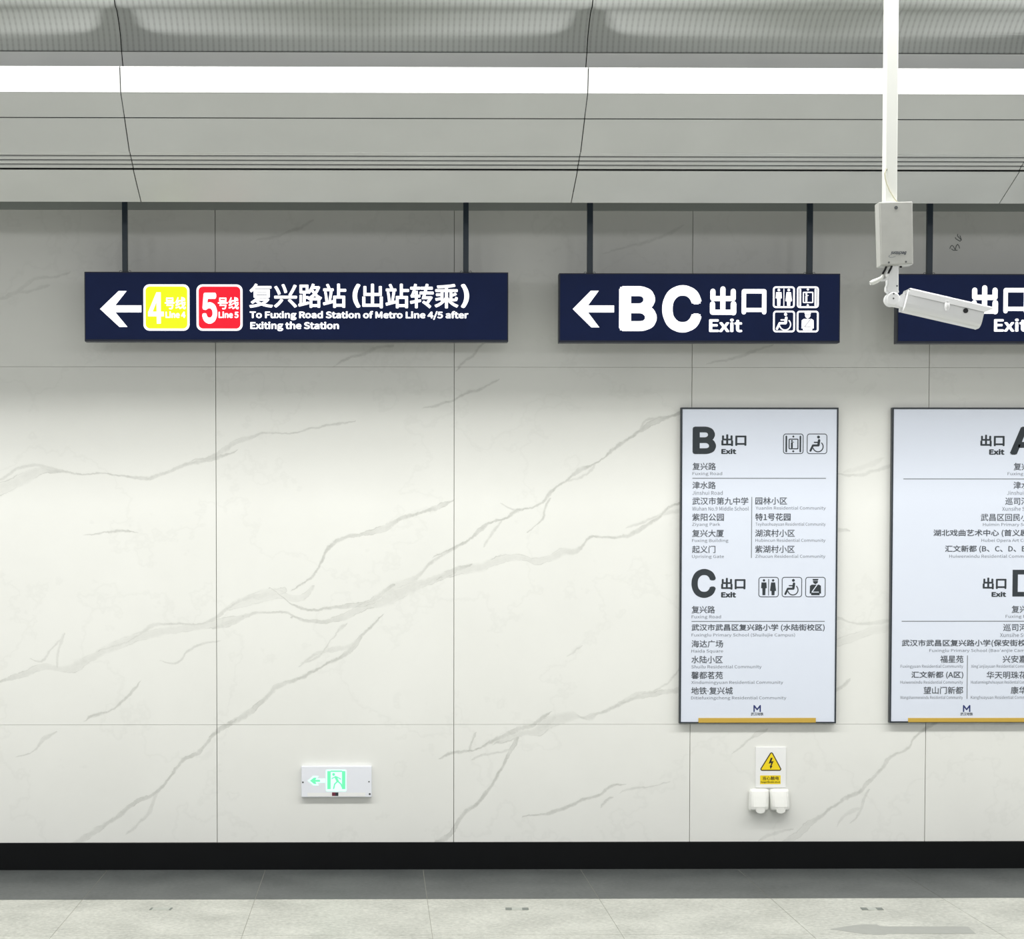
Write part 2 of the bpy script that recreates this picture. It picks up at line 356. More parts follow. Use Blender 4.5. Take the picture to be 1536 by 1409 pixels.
def prism(name, poly, dvec, m, parent=None, **k):       # poly of 3-D points swept along dvec
    n = len(poly); v = [Vector(p) for p in poly] + [Vector(p) + Vector(dvec) for p in poly]
    f = [tuple(range(n)), tuple(reversed(range(n, 2*n)))] + [(i, i + n, (i+1) % n + n, (i+1) % n) for i in range(n)]
    o = mesh(name, v, f, m, parent, **k)
    import bmesh
    bm = bmesh.new(); bm.from_mesh(o.data); bmesh.ops.recalc_face_normals(bm, faces=bm.faces); bm.to_mesh(o.data); bm.free()
    return o
def thing(name, label, cat, loc, group=None):
    o = bpy.data.objects.new(name, None); COL.objects.link(o); o.location = loc; o.empty_display_size = 0.1
    o['label'] = label; o['category'] = cat
    if group: o['group'] = group
    return o

# flat print: shapes in pixel space put on a sheet
class Print:
    def __init__(s, sheet, dy): s.S = sheet; s.dy = dy; s.b = Bag(); s.k = 0
    def poly(s, pts):
        n = len(pts); base = s.dy - s.k * 0.00001; s.k += 1
        v = [s.S(x, y, base) for x, y in pts]; s.b.add(v, [tuple(range(n))])
    def rect(s, x0, y0, x1, y1): s.poly([(x0, y0), (x0, y1), (x1, y1), (x1, y0)])
    def disc(s, cx, cy, r, n=20): s.poly([(cx + r*math.cos(2*math.pi*i/n), cy + r*math.sin(2*math.pi*i/n)) for i in range(n)])
    def stroke(s, pts, wd):
        for (x0, y0), (x1, y1) in zip(pts, pts[1:]):
            l = math.hypot(x1-x0, y1-y0) or 1; nx, ny = -(y1-y0)/l*wd/2, (x1-x0)/l*wd/2
            s.poly([(x0+nx, y0+ny), (x0-nx, y0-ny), (x1-nx, y1-ny), (x1+nx, y1+ny)])
        for x, y in pts: s.disc(x, y, wd/2, 10)
    def arc(s, cx, cy, r, a0, a1, wd, n=24):
        o = []; i_ = []
        for i in range(n+1):
            a = math.radians(a0 + (a1-a0)*i/n); o.append((cx+(r+wd/2)*math.cos(a), cy+(r+wd/2)*math.sin(a))); i_.append((cx+(r-wd/2)*math.cos(a), cy+(r-wd/2)*math.sin(a)))
        for i in range(n): s.poly([o[i], o[i+1], i_[i+1], i_[i]])
    def frame(s, x0, y0, x1, y1, rad, wd):
        def rr(x0, y0, x1, y1, r):
            p = []
            for cx, cy, a0 in ((x1-r, y1-r, 0), (x0+r, y1-r, 90), (x0+r, y0+r, 180), (x1-r, y0+r, 270)):
                for i in range(7):
                    a = math.radians(a0 + 15*i); p.append((cx+r*math.cos(a), cy+r*math.sin(a)))
            return p
        o = rr(x0, y0, x1, y1, rad); q = rr(x0+wd, y0+wd, x1-wd, y1-wd, max(rad-wd, 0.2)); n = len(o)
        base = len(s.b.v); s.b.v += [s.S(x, y, s.dy) for x, y in o + q]
        s.b.f += [(base+i, base+(i+1) % n, base+n+(i+1) % n, base+n+i) for i in range(n)]
    def rrect(s, x0, y0, x1, y1, r):
        p = []
        for cx, cy, a0 in ((x1-r, y1-r, 0), (x0+r, y1-r, 90), (x0+r, y0+r, 180), (x1-r, y0+r, 270)):
            for i in range(7):
                a = math.radians(a0 + 15*i); p.append((cx+r*math.cos(a), cy+r*math.sin(a)))
        s.poly(p)
    def out(s, name, m, parent, **k):
        import bmesh
        o = s.b.out(name, m, parent, **k)
        bm = bmesh.new(); bm.from_mesh(o.data)
        for f in bm.faces:
            if f.normal.y > 0: f.normal_flip()
        bm.to_mesh(o.data); bm.free(); return o

TEXTS = []
def text(s, sheet, x0, y0, x1, y1, m, parent, off=0.0, dy=-0.001, flip=False, res=3, name='lettering', shear=0.0, label=None):
    TEXTS.append(dict(s=s, sh=sheet, b=(x0, y0, x1, y1), m=m, p=parent, off=off, dy=dy, flip=flip, res=res, name=name, shear=shear, label=label))
def bundled(fn):     # a font shipped inside Blender; the built-in font is used if it is missing
    try:
        import os
        return bpy.data.fonts.load(os.path.join(bpy.utils.resource_path('LOCAL'), 'datafiles', 'fonts', fn))
    except Exception:
        return None
SANS = bundled('Inter.woff2'); CJK = bundled('Noto Sans CJK Regular.woff2')
def flush_texts():
    for t in TEXTS:
        c = bpy.data.curves.new('t', 'FONT'); c.body = t['s']; c.resolution_u = t['res']; c.shear = t['shear']
        if t['s'] in 'ABC5' and SANS: c.font = SANS
        elif CJK and any(ch.isascii() and ch != ' ' for ch in t['s']): c.font = CJK; t['off'] *= 0.56
        t['c'] = c; t['o'] = bpy.data.objects.new('t', c); COL.objects.link(t['o'])
    dg = bpy.context.evaluated_depsgraph_get(); dg.update()
    for t in TEXTS:
        t['me'] = bpy.data.meshes.new_from_object(t['o'].evaluated_get(dg))
    for t in TEXTS:
        me = t['me']; vs = [v.co for v in me.vertices]
        if not vs: continue
        a0, a1 = min(v.x for v in vs), max(v.x for v in vs); b0, b1 = min(v.y for v in vs), max(v.y for v in vs)
        x0, y0, x1, y1 = t['b']; off = root_loc(t['p'])
        if t['off'] > 0.004:     # heavier weight: the outline repeated around a small circle, each copy a hair deeper
            nv = [tuple(v.co) for v in me.vertices]; nf = [tuple(p.vertices) for p in me.polygons]; V_, F_ = [], []
            for k in range(8):
                dx, dy_ = t['off'] * math.cos(k*math.pi/4), t['off'] * math.sin(k*math.pi/4); b_ = len(V_)
                V_ += [(x + dx, y + dy_, k * 0.004) for x, y, z in nv]; F_ += [tuple(i + b_ for i in f_) for f_ in nf]
            me = bpy.data.meshes.new(t['name']); me.from_pydata(V_, [], F_); me.update()
            a0 -= t['off']; a1 += t['off']; b0 -= t['off']; b1 += t['off']
        for v in me.vertices:
            zz = v.co.z * 0.01
            fx = (v.co.x - a0) / (a1 - a0); fy = (v.co.y - b0) / (b1 - b0)
            if t['flip']: fx, fy = 1 - fx, 1 - fy
            v.co = t['sh'](x0 + fx * (x1 - x0), y1 + fy * (y0 - y1), t['dy'] - zz) - off
        me.materials.clear(); me.materials.append(M[t['m']]); me.name = t['name']
        for p in me.polygons: p.material_index = 0
        o = bpy.data.objects.new(t['name'], me); link(o, t['p'])
        if t['label']: o['label'] = t['label']
        bpy.data.objects.remove(t['o']); bpy.data.curves.remove(t['c'])

def picto(pr, kind, x0, y0, x1, y1, fw, sash=None):
    W = x1 - x0; H = y1 - y0
    q = lambda x, y: (x0 + x*W, y0 + y*H)
    pr.frame(x0, y0, x1, y1, 0.14*W, fw)
    if kind == 'restroom':
        pr.disc(*q(.27, .17), .06*W); pr.poly([q(*p) for p in ((.15,.27),(.39,.27),(.41,.55),(.35,.56),(.34,.9),(.20,.9),(.19,.56),(.13,.55))])
        pr.stroke([q(.5, .12), q(.5, .9)], .035*W)
        pr.disc(*q(.72, .17), .06*W); pr.poly([q(*p) for p in ((.62,.27),(.82,.27),(.87,.68),(.80,.7),(.79,.9),(.65,.9),(.64,.7),(.57,.68))])
    elif kind == 'wheelchair':
        pr.disc(*q(.57, .17), .07*W); pr.stroke([q(.6, .33), q(.57, .57)], .12*W); pr.stroke([q(.57, .43), q(.37, .43)], .06*W)
        pr.stroke([q(.57, .58), q(.3, .58), q(.18, .84)], .10*W); pr.arc(*q(.55, .64), .25*W, -50, 165, .05*W)
    elif kind == 'elevator':
        pr.stroke([q(.155, .14), q(.155, .88)], .08*W); pr.stroke([q(.845, .14), q(.845, .88)], .08*W)
        pr.frame(*q(.27, .25), *q(.75, .77), .05*W, .05*W)
        pr.disc(*q(.43, .36), .045*W, 12); pr.stroke([q(.43, .46), q(.43, .68)], .09*W); pr.stroke([q(.43, .44), q(.52, .42)], .03*W)
        for yy in (.145, .87): pr.poly([q(.5, yy-.06), q(.44, yy), q(.5, yy+.06), q(.56, yy)])
    elif kind == 'guard':
        pr.poly([q(*p) for p in ((.35,.10),(.65,.10),(.62,.18),(.38,.18))]); pr.poly([q(*p) for p in ((.37,.20),(.63,.20),(.6,.30),(.5,.36),(.4,.30))])
        pr.poly([q(*p) for p in ((.32,.38),(.68,.38),(.77,.44),(.78,.82),(.71,.82),(.71,.90),(.29,.90),(.29,.82),(.22,.82),(.23,.44))])

# ------------------------------------------------------------------ wall
XL, XR = -5.6, 7.2
ZB, ZR1, ZR2, ZT = (P(768, y_, YW).z for y_ in (1263.5, 1087, 551, 316))
wall = box('wall_back', (XL, YW + 0.012, 0), (XR, YW + 0.2, 3.6), 'seam'); wall['kind'] = 'structure'
for k in range(-5, 6):
    xa = 0.384 + 1.2 * k
    for z0, z1 in ((ZB, ZR1), (ZR1, ZR2), (ZR2, ZT)):
        g = 0.0016
        jit = random.uniform(-0.0006, 0.0006)
        box('marble_panel', (xa + g, YW + jit, z0 + g * 0.4), (xa + 1.2 - g, YW + 0.012, z1 - g * 0.4), slab_mat(xa, xa + 1.2, z0, z1), wall)
tr = box('trim_1', (XL, YW - 0.004, ZT), (XR, YW + 0.012, 3.6), mat('wall_head_trim', srgb(170, 176, 172), 0.6)); tr['kind'] = 'structure'
bb = box('baseboard_back', (XL, YW - 0.008, 0.0), (XR, YW + 0.012, ZB - 0.0015), 'base', bevel=0.001); bb['kind'] = 'structure'
# pencilled mark on the stone by the rightmost hanging sign
sh = Sheet(1400, 330, 1470, 390, YW - 0.0012)
pr = Print(sh, 0)
for st in ([(1425,373),(1426,370),(1428,368),(1430,369.5),(1433,374.5),(1434.5,369),(1436.5,366.5),(1438.5,369),(1439.5,372.5)], [(1427.5,373.6),(1430,375.5),(1436,375.5)],
           [(1436.5,351.5),(1436,354),(1439,357),(1442,360)], [(1433,356.5),(1434,358.6),(1440,362),(1442,360),(1440,354)]):
    pr.stroke(st, 1.1)
pr.out('pencil_mark', 'pencil', wall, label='small handwritten pencil scribble on the stone')

# ------------------------------------------------------------------ floor
YB = YW - 0.8
fl = box('floor', (XL, -3.6, -0.12), (XR, YW + 0.012, -0.0012), 'grout'); fl['kind'] = 'structure'
def tile_mesh(name, w_, d_, m):
    g = 0.0012; v, f = box_data((g, g, -0.0012), (w_ - g, d_ - g, 0)); me = bpy.data.meshes.new(name); me.from_pydata(v, [], f); me.update(); me.materials.append(M[m]); return me
dk = tile_mesh('dark_tile', 0.8, YW - YB, 'tile_dark'); lt = tile_mesh('light_tile', 0.8, 0.8, 'tile_light')
for k in range(-5, 11):
    x = -1.372 + 0.8 * k
    if x < XL or x + 0.8 > XR: continue
    o = bpy.data.objects.new('dark_border_tile', dk); link(o, fl); o.location = (x, YB, 0)
    o['label'] = 'dark grey border tile'
    for r in range(14):
        o = bpy.data.objects.new('floor_tile', lt); link(o, fl); o.location = (x, YB - 0.8 * (r + 1), 0)

# ------------------------------------------------------------------ ceiling
def pt(y, s): return (F / s, P(768, y, F / s).z)
EY, EZ = pt(304, 320.2)
prof = [[(5.9, CAMZ+3.55), (6.5, CAMZ+3.50), (6.9, CAMZ+3.35), (7.2, CAMZ+3.08), (7.45, CAMZ+2.75), (7.63, CAMZ+2.50), pt(0, 355), pt(18, 351.5), pt(39, 348.6), pt(58, 346.7), pt(78.5, 345.5)],
        [pt(79.5, 345.4), pt(103, 343.5)],
        [pt(101.5, 348), pt(140, 347)],
        [pt(140.6, 346.9), pt(177.4, 342)],
        [pt(179, 341.9), pt(229.6, 335.5)],
        None,
        [pt(256.5, 330.4), pt(304, 320.2), (EY + 0.012, EZ + 0.004), (EY + 0.014, EZ + 0.16)]]
def smooth_prof(pl, n=5):      # Catmull-Rom through the profile's points
    out = []
    for i in range(len(pl) - 1):
        p0, p1, p2, p3 = pl[max(i-1, 0)], pl[i], pl[i+1], pl[min(i+2, len(pl)-1)]
        for j in range(n):
            t = j / n
            out.append(tuple(0.5 * (2*b + (c-a)*t + (2*a-5*b+4*c-d_)*t*t + (3*b-a-3*c+d_)*t**3) for a, b, c, d_ in zip(p0, p1, p2, p3)))
    return out + [pl[-1]]
prof[0] = smooth_prof(prof[0])
# backing behind all the panels
allp = [(-3.6, CAMZ+3.62), (5.8, CAMZ+3.62)] + [(y+0.045, z+0.03) for s_ in (prof[0], ) for (y, z) in s_] + [(y+0.045, z+0.02) for (y, z) in (prof[1] + prof[4])] + [(y+0.04, z+0.02) for y, z in prof[6][:1]] + [(EY + 0.004, EZ + 0.05), (EY + 0.004, 3.56), (YW+0.012, 3.56), (YW+0.012, CAMZ+3.72), (-3.6, CAMZ+3.72)]
v = [(XL, y, z) for y, z in allp] + [(XR, y, z) for y, z in allp]; n = len(allp)
f = [(i, i+1, n+i+1, n+i) for i in range(n-1)] + [(n-1, 0, n, 2*n-1)]
ceil = mesh('ceiling', v, f, 'backing'); ceil['kind'] = 'structure'
flat = box_data((0, 0, 0), (1, 1, 1))
for k in range(-2, 4):
    x0, x1 = -1.10 + 2*k + 0.0022, -1.10 + 2*(k+1) - 0.0022
    tx = random.Random(k + 50)
    for si, sg in enumerate(prof):
        if sg is None: continue
        T = 0.004
        bk = [(y + (T if si != 6 else 0.006), z + (T*0.6 if si != 6 else 0.004)) for y, z in sg]
        nn = len(sg); vv = []; ff = []
        for x in (x0, x1):
            vv += [(x, y, z) for y, z in sg] + [(x, y, z) for y, z in bk]
        for i in range(nn-1):
            ff.append((i, 2*nn+i, 2*nn+i+1, i+1)); ff.append((nn+i, nn+i+1, 3*nn+i+1, 3*nn+i))
            ff.append((i, i+1, nn+i+1, nn+i)); ff.append((2*nn+i, 3*nn+i, 3*nn+i+1, 2*nn+i+1))
        ff.append((0, nn, 3*nn, 2*nn)); ff.append((nn-1, 3*nn-1, 4*nn-1, 2*nn-1)[:4])
        nm = ('perforated_panel', 'upper_lip', 'fascia_panel', 'soffit_panel', 'soffit_panel', None, 'edge_panel')[si]
        mesh(nm, vv, ff, 'perf' if si == 0 else 'metal_white', ceil, smooth=(si == 0))
    # air grille of four slats
    a, b = Vector(pt(230.2, 335.4)), Vector(pt(256.0, 330.4)); dirv = (b - a)
    nrm = Vector((dirv.y, -dirv.x)).normalized()
    if nrm.x < 0: nrm = -nrm
    a += nrm * 0.006; b += nrm * 0.006
    for j in range(4):
        p = a + dirv * ((j + 0.24) / 4); q_ = a + dirv * ((j + 0.86) / 4)
        prism('grille_slat', [(x0, p.x, p.y), (x0, q_.x, q_.y), (x0, q_.x + nrm.x*0.006, q_.y + nrm.y*0.006), (x0, p.x + nrm.x*0.006, p.y + nrm.y*0.006)], (x1 - x0, 0, 0), 'metal_white', ceil)
    # flat ceiling over the hall, in slabs
    for r in range(4):
        box('flat_panel', (x0, -3.4 + 2.325*r, CAMZ+3.55), (x1, -3.4 + 2.325*r + 2.319, CAMZ+3.57), 'metal_white', ceil)

# ------------------------------------------------------------------ hanging signs
def arrow(pr, tipx, cy, endx, hx, dy_):
    pr.poly([(tipx, cy), (hx - 12, cy - dy_), (hx, cy - dy_), (tipx + 23, cy - 5.5), (endx, cy - 5.5), (endx, cy + 5), (tipx + 23, cy + 5), (hx + 1, cy + dy_), (hx - 11, cy + dy_)])
YS = YW - 0.25      # plane of the sign faces
def hanging_sign(label, x0, y0, x1, y1, rods):
    y1 -= 2.5
    s = Sheet(x0, y0, x1, y1, YS); c = s((x0+x1)/2, y1)
    t = thing('hanging_sign', label, 'sign', (c.x, YS + 0.03, c.z), 'navy backlit signs hung from the soffit')
    a, b = s(x0, y1), s(x1, y0)
    hz = 0.004
    box('sign_housing', (a.x, YS + 0.004, a.z), (b.x, YS + 0.06, b.z), 'navy_dark', t, bevel=0.002)
    box('face_panel', (a.x + 0.006, YS, a.z + 0.010), (b.x - 0.006, YS + 0.004, b.z - 0.006), 'navy', t)
    yr = YS + 0.03
    for r0, r1 in rods:
        ra = P(r0, 360, yr - 0.012); rb = P(r1, 360, yr - 0.012)
        box('suspension_rod', (ra.x, yr - 0.012, b.z), (rb.x, yr + 0.012, 3.562), 'rod', t, bevel=0.002)
        for dx in (-0.022, 0.022):
            bg = Bag()
            xm = (ra.x + rb.x)/2 + dx; pts = [(xm + 0.006*math.cos(a_), yr, b.z + 0.004 + 0.006*math.sin(a_)) for a_ in [math.pi*i/6 for i in range(7)]]
            bg.add(*tube_data(pts, 0.0012, 6))
            bg.out('lifting_eye', 'screw', t)
    return t, s
D = -0.0012
# 1: transfer sign
t1, s1 = hanging_sign('long navy hanging sign with yellow 4 badge, red 5 badge and a left arrow', 126.5, 408, 762.5, 515, [(183, 191), (695, 703)])
pr = Print(s1, D); arrow(pr, 150, 464, 212, 190, 27); pr.out('arrow', 'glow', t1)
for bx, m_, num in ((215, 'yel', '4'), (294.5, 'red', '5')):
    pr = Print(s1, D); pr.rrect(bx, 427, bx + 69, 496.5, 9); bd = pr.out('line_badge', 'glow', t1, label=('yellow-green' if num == '4' else 'red') + ' square badge with a white rim')
    pr = Print(s1, D - 0.0006); pr.rrect(bx + 3.2, 430.2, bx + 65.8, 493.3, 6.5); pr.out('badge_face', m_, bd)
    if num == '4':
        pr = Print(s1, D - 0.0012); pr.poly([(234.5, 439), (241, 439), (241, 486), (235, 486)])
        pr.poly([(234.5, 439), (238.5, 444), (228.5, 468.5), (222, 469)]); pr.rect(222, 468, 245.5, 475); pr.out('lettering', 'glow', bd)
    else:
        text(num, s1, bx + 8.5, 439.5, bx + 31, 486, 'glow', bd, 0.028, D - 0.0012, res=6)
    text('号线', s1, bx + 32, 446, bx + 63.5, 464.5, 'glow', bd, 0.022, D - 0.0012)
    text('Line ' + num, s1, bx + 33, 467.5, bx + 63, 477.5, 'glow', bd, 0.028, D - 0.0012)
text('复兴路站', s1, 373.5, 425.5, 519, 462, 'glow', t1, 0.022, D, res=4)
text('(', s1, 528.5, 425.5, 540.5, 462, 'glow', t1, 0.03, D, res=4)
text('出站转乘', s1, 543, 425.5, 687.5, 462.5, 'glow', t1, 0.022, D, res=4)
text(')', s1, 691, 425.5, 703.5, 462, 'glow', t1, 0.03, D, res=4)
text('To Fuxing Road Station of Metro Line 4/5 after', s1, 374, 466.5, 702.5, 480.5, 'glow', t1, 0.026, D)
text('Exiting the Station', s1, 375, 482.5, 508, 497, 'glow', t1, 0.026, D)
# 2: B C exit
t2, s2 = hanging_sign('navy hanging exit sign with left arrow, large white B C and four pictogram squares', 838.5, 410, 1260.5, 516.5, [(881, 889.5), (1211, 1219.5)])
pr = Print(s2, D); arrow(pr, 859, 464, 921, 898, 27.5); pr.out('arrow', 'glow', t2)
text('B', s2, 928.5, 429.5, 985, 497, 'glow', t2, 0.036, D, res=10)
text('C', s2, 993, 428, 1052, 499, 'glow', t2, 0.036, D, res=10)
def chukou(s, ox, oy, t):    # heavy 出口 in block strokes
    pr = Print(s, D)
    q = lambda pts: [(ox + x, oy + y) for x, y in pts]
    w_ = 7.8
    for st in ([(20, 4.5), (20, 39)], [(5, 8), (5, 19), (35.5, 19), (35.5, 8)], [(4.5, 27), (4.5, 39.5), (36, 39.5), (36, 27)]): pr.stroke(q(st), w_)
    pr.stroke(q([(36, 27), (36, 40)]), 8.5)
    ox2 = ox + 47
    q2 = lambda pts: [(ox2 + x, oy + y) for x, y in pts]
    pr.stroke(q2([(4.5, 8), (35, 8), (35, 39.5)]), w_ * 0.86); pr.stroke(q2([(4.5, 8), (4.5, 39.5)]), w_ * 0.86); pr.stroke(q2([(4.5, 36), (35, 36)]), w_ * 0.8)
    pr.out('lettering', 'glow', t)
chukou(s2, 1064, 429, t2)
text('Exit', s2, 1063.5, 478, 1113.5, 498.5, 'glow', t2, 0.022, D)
for kind, x, y in (('restroom', 1159, 429.5), ('elevator', 1195, 429.5), ('wheelchair', 1159.5, 466), ('guard', 1195, 466)):
    pr = Print(s2, D); picto(pr, kind, x, y, x + 33, y + 32.5, 2.6); pg = pr.out('pictogram', 'glow', t2, label=kind + ' pictogram')
    if kind == 'guard':
        p2 = Print(s2, D - 0.0006); p2.stroke([(x+20.5, y+13), (x+12, y+24), (x+21.5, y+24)], 0.8); p2.out('sash', 'navy', pg)
# 3: right sign, cut by the frame
t3, s3 = hanging_sign('rightmost navy hanging exit sign, partly behind the security camera and cut by the photo edge', 1346, 411, 1768, 517.5, [(1391, 1399.5), (1717, 1725)])
chukou(s3, 1456.5, 427.5, t3)
text('Exit', s3, 1491, 478, 1541, 498, 'glow', t3, 0.022, D)

# ------------------------------------------------------------------ directory boards
def board(label, x0, y0, x1, y1):
    Y = YW - 0.03
    s = Sheet(x0, y0, x1, y1, Y); c = s((x0+x1)/2, y1)
    t = thing('directory_board', label, 'sign', (c.x, YW - 0.015, c.z), 'exit directory boards on the marble wall')
    a, b = s(x0, y1), s(x1, y0); fw = 0.0075
    bg = Bag()
    for p, q in (((a.x, a.z), (a.x+fw, b.z)), ((b.x-fw, a.z), (b.x, b.z)), ((a.x+fw, a.z), (b.x-fw, a.z+fw)), ((a.x+fw, b.z-fw), (b.x-fw, b.z))):
        bg.add(*box_data((p[0], Y, p[1]), (q[0], YW + 0.0003, q[1])))
    bg.out('frame', 'bframe', t)
    box('board_face', (a.x+fw, Y + 0.003, a.z+fw), (b.x-fw, YW - 0.002, b.z-fw), 'board', t)
    return t, s
DB = 0.0025
def entries(s, t, rows):
    for zh, en, x0, x1, ye, xe0, xe1 in rows:       # ye = top of the Chinese line
        text(zh, s, x0, ye, x1, ye + 11.2, 'ink2', t, 0.012, DB, res=2)
        text(en, s, xe0, ye + 13.8, xe1, ye + 20.0, 'ink3', t, 0.004, DB, res=2)
def rule(s, t, x0, y0, x1, y1):
    p = Print(s, DB); p.rect(x0, y0, x1, y1); p.out('divider_line', 'rule', t)
def emblem(s, t, cx):
    x = cx - 5.6; y = 1057.5; p = Print(s, DB)
    p.stroke([(x+1, y+10), (x+1, y+1.2), (x+5.6, y+7.2), (x+10.2, y+1.2), (x+10.2, y+10)], 2.0)
    p.out('emblem', 'logo', t, label='navy letter M metro emblem')
    text('武汉地铁', s, cx - 9.3, 1069, cx + 9.3, 1073.8, 'ink', t, 0.01, DB, res=1)
def gold(s, t, x0, x1, y1):
    a, b = s(x0, y1), s(x1, 1077.3); box('gold_bar', (a.x, s.Y - 0.001, a.z), (b.x, s.Y + 0.003, b.z), 'gold', t)
# left board: exits B and C
tb, sb = board('tall white directory board headed B and C exits, whole one below the BC hanging sign', 1020.3, 611.5, 1256, 1085.5)
text('B', sb, 1038, 640, 1073, 681, 'ink', tb, 0.032, DB, res=8)
text('出口', sb, 1081, 651.5, 1118.5, 669, 'ink', tb, 0.035, DB)
text('Exit', sb, 1081, 673, 1103.5, 681, 'ink', tb, 0.035, DB)
for kind, x, y in (('elevator', 1173.5, 650.3), ('wheelchair', 1209, 650.3), ('restroom', 1138, 865), ('wheelchair', 1173, 865), ('guard', 1208.3, 865)):
    p = Print(sb, DB); picto(p, kind, x, y, x + 30.5, y + 30.5, 1.1); pg = p.out('pictogram', 'ink', tb, label=kind + ' pictogram')
    if kind == 'guard':
        p = Print(sb, DB - 0.0006); p.stroke([(x+18, y+11.5), (x+10, y+22.8), (x+20, y+22.8)], 1.3); p.out('sash', 'board', pg)
entries(sb, tb, [('复兴路', 'Fuxing Road', 1038, 1073, 693.8, 1038, 1082.5)])
rule(sb, tb, 1038, 716.6, 1238, 717.8)
entries(sb, tb, [
 ('津水路', 'Jinshui Road', 1038, 1073, 722, 1038, 1083.5),
 ('武汉市第九中学', 'Wuhan No.9 Middle School', 1038, 1122, 745.6, 1038, 1122.5),
 ('紫阳公园', 'Ziyang Park', 1038, 1085.5, 769.8, 1038, 1080),
 ('复兴大厦', 'Fuxing Building', 1038, 1085.5, 794, 1038, 1092.5),
 ('起义门', 'Uprising Gate', 1038, 1073, 818, 1038, 1086),
 ('园林小区', 'Yuanlin Residential Community', 1132.5, 1180, 745.3, 1133, 1238),
 ('特1号花园', 'Teyihaohuayuan Residential Community', 1132.5, 1185.5, 769.5, 1133, 1238),
 ('湖滨村小区', 'Hubincun Residential Community', 1132.5, 1192, 793.7, 1133, 1238),
 ('紫湖村小区', 'Zihucun Residential Community', 1132.5, 1192, 817.7, 1133, 1238)])
rule(sb, tb, 1126.6, 745, 1127.7, 836.5)
text('C', sb, 1037.5, 853, 1074, 896.5, 'ink', tb, 0.032, DB, res=8)
text('出口', sb, 1082, 866.5, 1118.5, 884, 'ink', tb, 0.035, DB)
text('Exit', sb, 1082, 887.5, 1104.5, 896, 'ink', tb, 0.035, DB)
entries(sb, tb, [('复兴路', 'Fuxing Road', 1038, 1073, 908.5, 1038, 1082)])
rule(sb, tb, 1038, 931.2, 1238, 932.4)
entries(sb, tb, [
 ('武汉市武昌区复兴路小学 (水陆街校区)', 'Fuxinglu Primary School (Shuilujie Campus)', 1038, 1238, 935.8, 1038, 1193.5),
 ('海达广场', 'Haida Square', 1038, 1085.5, 960, 1038, 1085.5),
 ('水陆小区', 'Shuilu Residential Community', 1038, 1085, 983.7, 1038, 1143.5),
 ('馨都茗苑', 'Xindumingyuan Residential Community', 1038, 1085.5, 1007.3, 1038, 1176),
 ('地铁·复兴城', 'Ditiefuxingcheng Residential Community', 1038, 1100.5, 1030.6, 1038, 1181)])
emblem(sb, tb, 1137.3); gold(sb, tb, 1049, 1225.5, 1084.3)
# right board: exits A and D
ta, sa_ = board('tall white directory board headed A and D exits, right one, cut by the photo edge', 1336.5, 611.5, 1573, 1084.5)
text('出口', sa_, 1468.7, 652, 1505, 669.5, 'ink', ta, 0.035, DB)
text('Exit', sa_, 1482, 673.5, 1505, 682, 'ink', ta, 0.035, DB)
text('A', sa_, 1513, 640, 1556, 682, 'ink', ta, 0.032, DB, res=8)
entries(sa_, ta, [('复兴路', 'Fuxing Road', 1519, 1554, 694, 1510, 1554)])
rule(sa_, ta, 1354, 717.6, 1554, 718.8)
entries(sa_, ta, [
 ('津水路', 'Jinshui Road', 1519, 1554, 722, 1509.5, 1554),
 ('巡司河街', 'Xunsihe Street', 1507, 1554, 745.8, 1502.5, 1554),
 ('武昌区回民小学', 'Huimin Primary School', 1470.5, 1554, 770, 1474, 1554),
 ('湖北戏曲艺术中心 (首义剧院)', 'Hubei Opera Art Center', 1399.8, 1558, 793.8, 1472, 1554),
 ('汇文新都 (B、C、D、E区)', 'Huiwenxindu Residential Community', 1417.5, 1554, 817.6, 1424, 1554)])
text('出口', sa_, 1474.6, 866, 1510.2, 883.5, 'ink', ta, 0.035, DB)
text('Exit', sa_, 1488, 887.3, 1510, 895, 'ink', ta, 0.035, DB)
pr = Print(sa_, DB); pr.rect(1519.3, 854.3, 1527.3, 894.5); pr.rect(1527.3, 854.3, 1536, 861.3); pr.rect(1527.3, 887.5, 1536, 894.5)
pr.arc(1536, 870.3, 12.5, -90, 0, 7); pr.arc(1536, 878.5, 12.5, 0, 90, 7); pr.rect(1545, 870.3, 1552, 878.5); pr.out('lettering', 'ink', ta)
entries(sa_, ta, [('复兴路', 'Fuxing Road', 1518.5, 1554, 908, 1509.5, 1554)])
rule(sa_, ta, 1353.5, 931, 1554, 932.2)
entries(sa_, ta, [
 ('巡司河街', 'Xunsihe Street', 1506, 1554, 935.4, 1501.5, 1554),
 ('武汉市武昌区复兴路小学(保安街校区)', "Fuxinglu Primary School (Bao'anjie Campus)", 1354, 1556, 959.2, 1395.5, 1554),
 ('福星苑', 'Fuxingyuan Residential Community', 1412, 1447, 983, 1352.5, 1446.5),
 ('汇文新都 (A区)', 'Huiwenxindu Residential Community', 1368.8, 1447, 1007, 1352.5, 1446.5),
 ('望山门新都', 'Wangshanmenxindu Residential Community', 1387.5, 1447, 1030, 1352.5, 1446.5),
 ('兴安嘉园', "Xing'anjiayuan Residential Community", 1506, 1554, 983, 1458.5, 1554),
 ('华天明珠花园', 'Huatianmingzhuhuayuan Residential Community', 1482, 1554, 1007, 1458.5, 1554),
 ('康华园', 'Kanghuayuan Residential Community', 1518.5, 1554, 1030, 1458.5, 1554)])
rule(sa_, ta, 1452.3, 983, 1453.4, 1048.5)
emblem(sa_, ta, 1452.5); gold(sa_, ta, 1364.5, 1545, 1083.4)

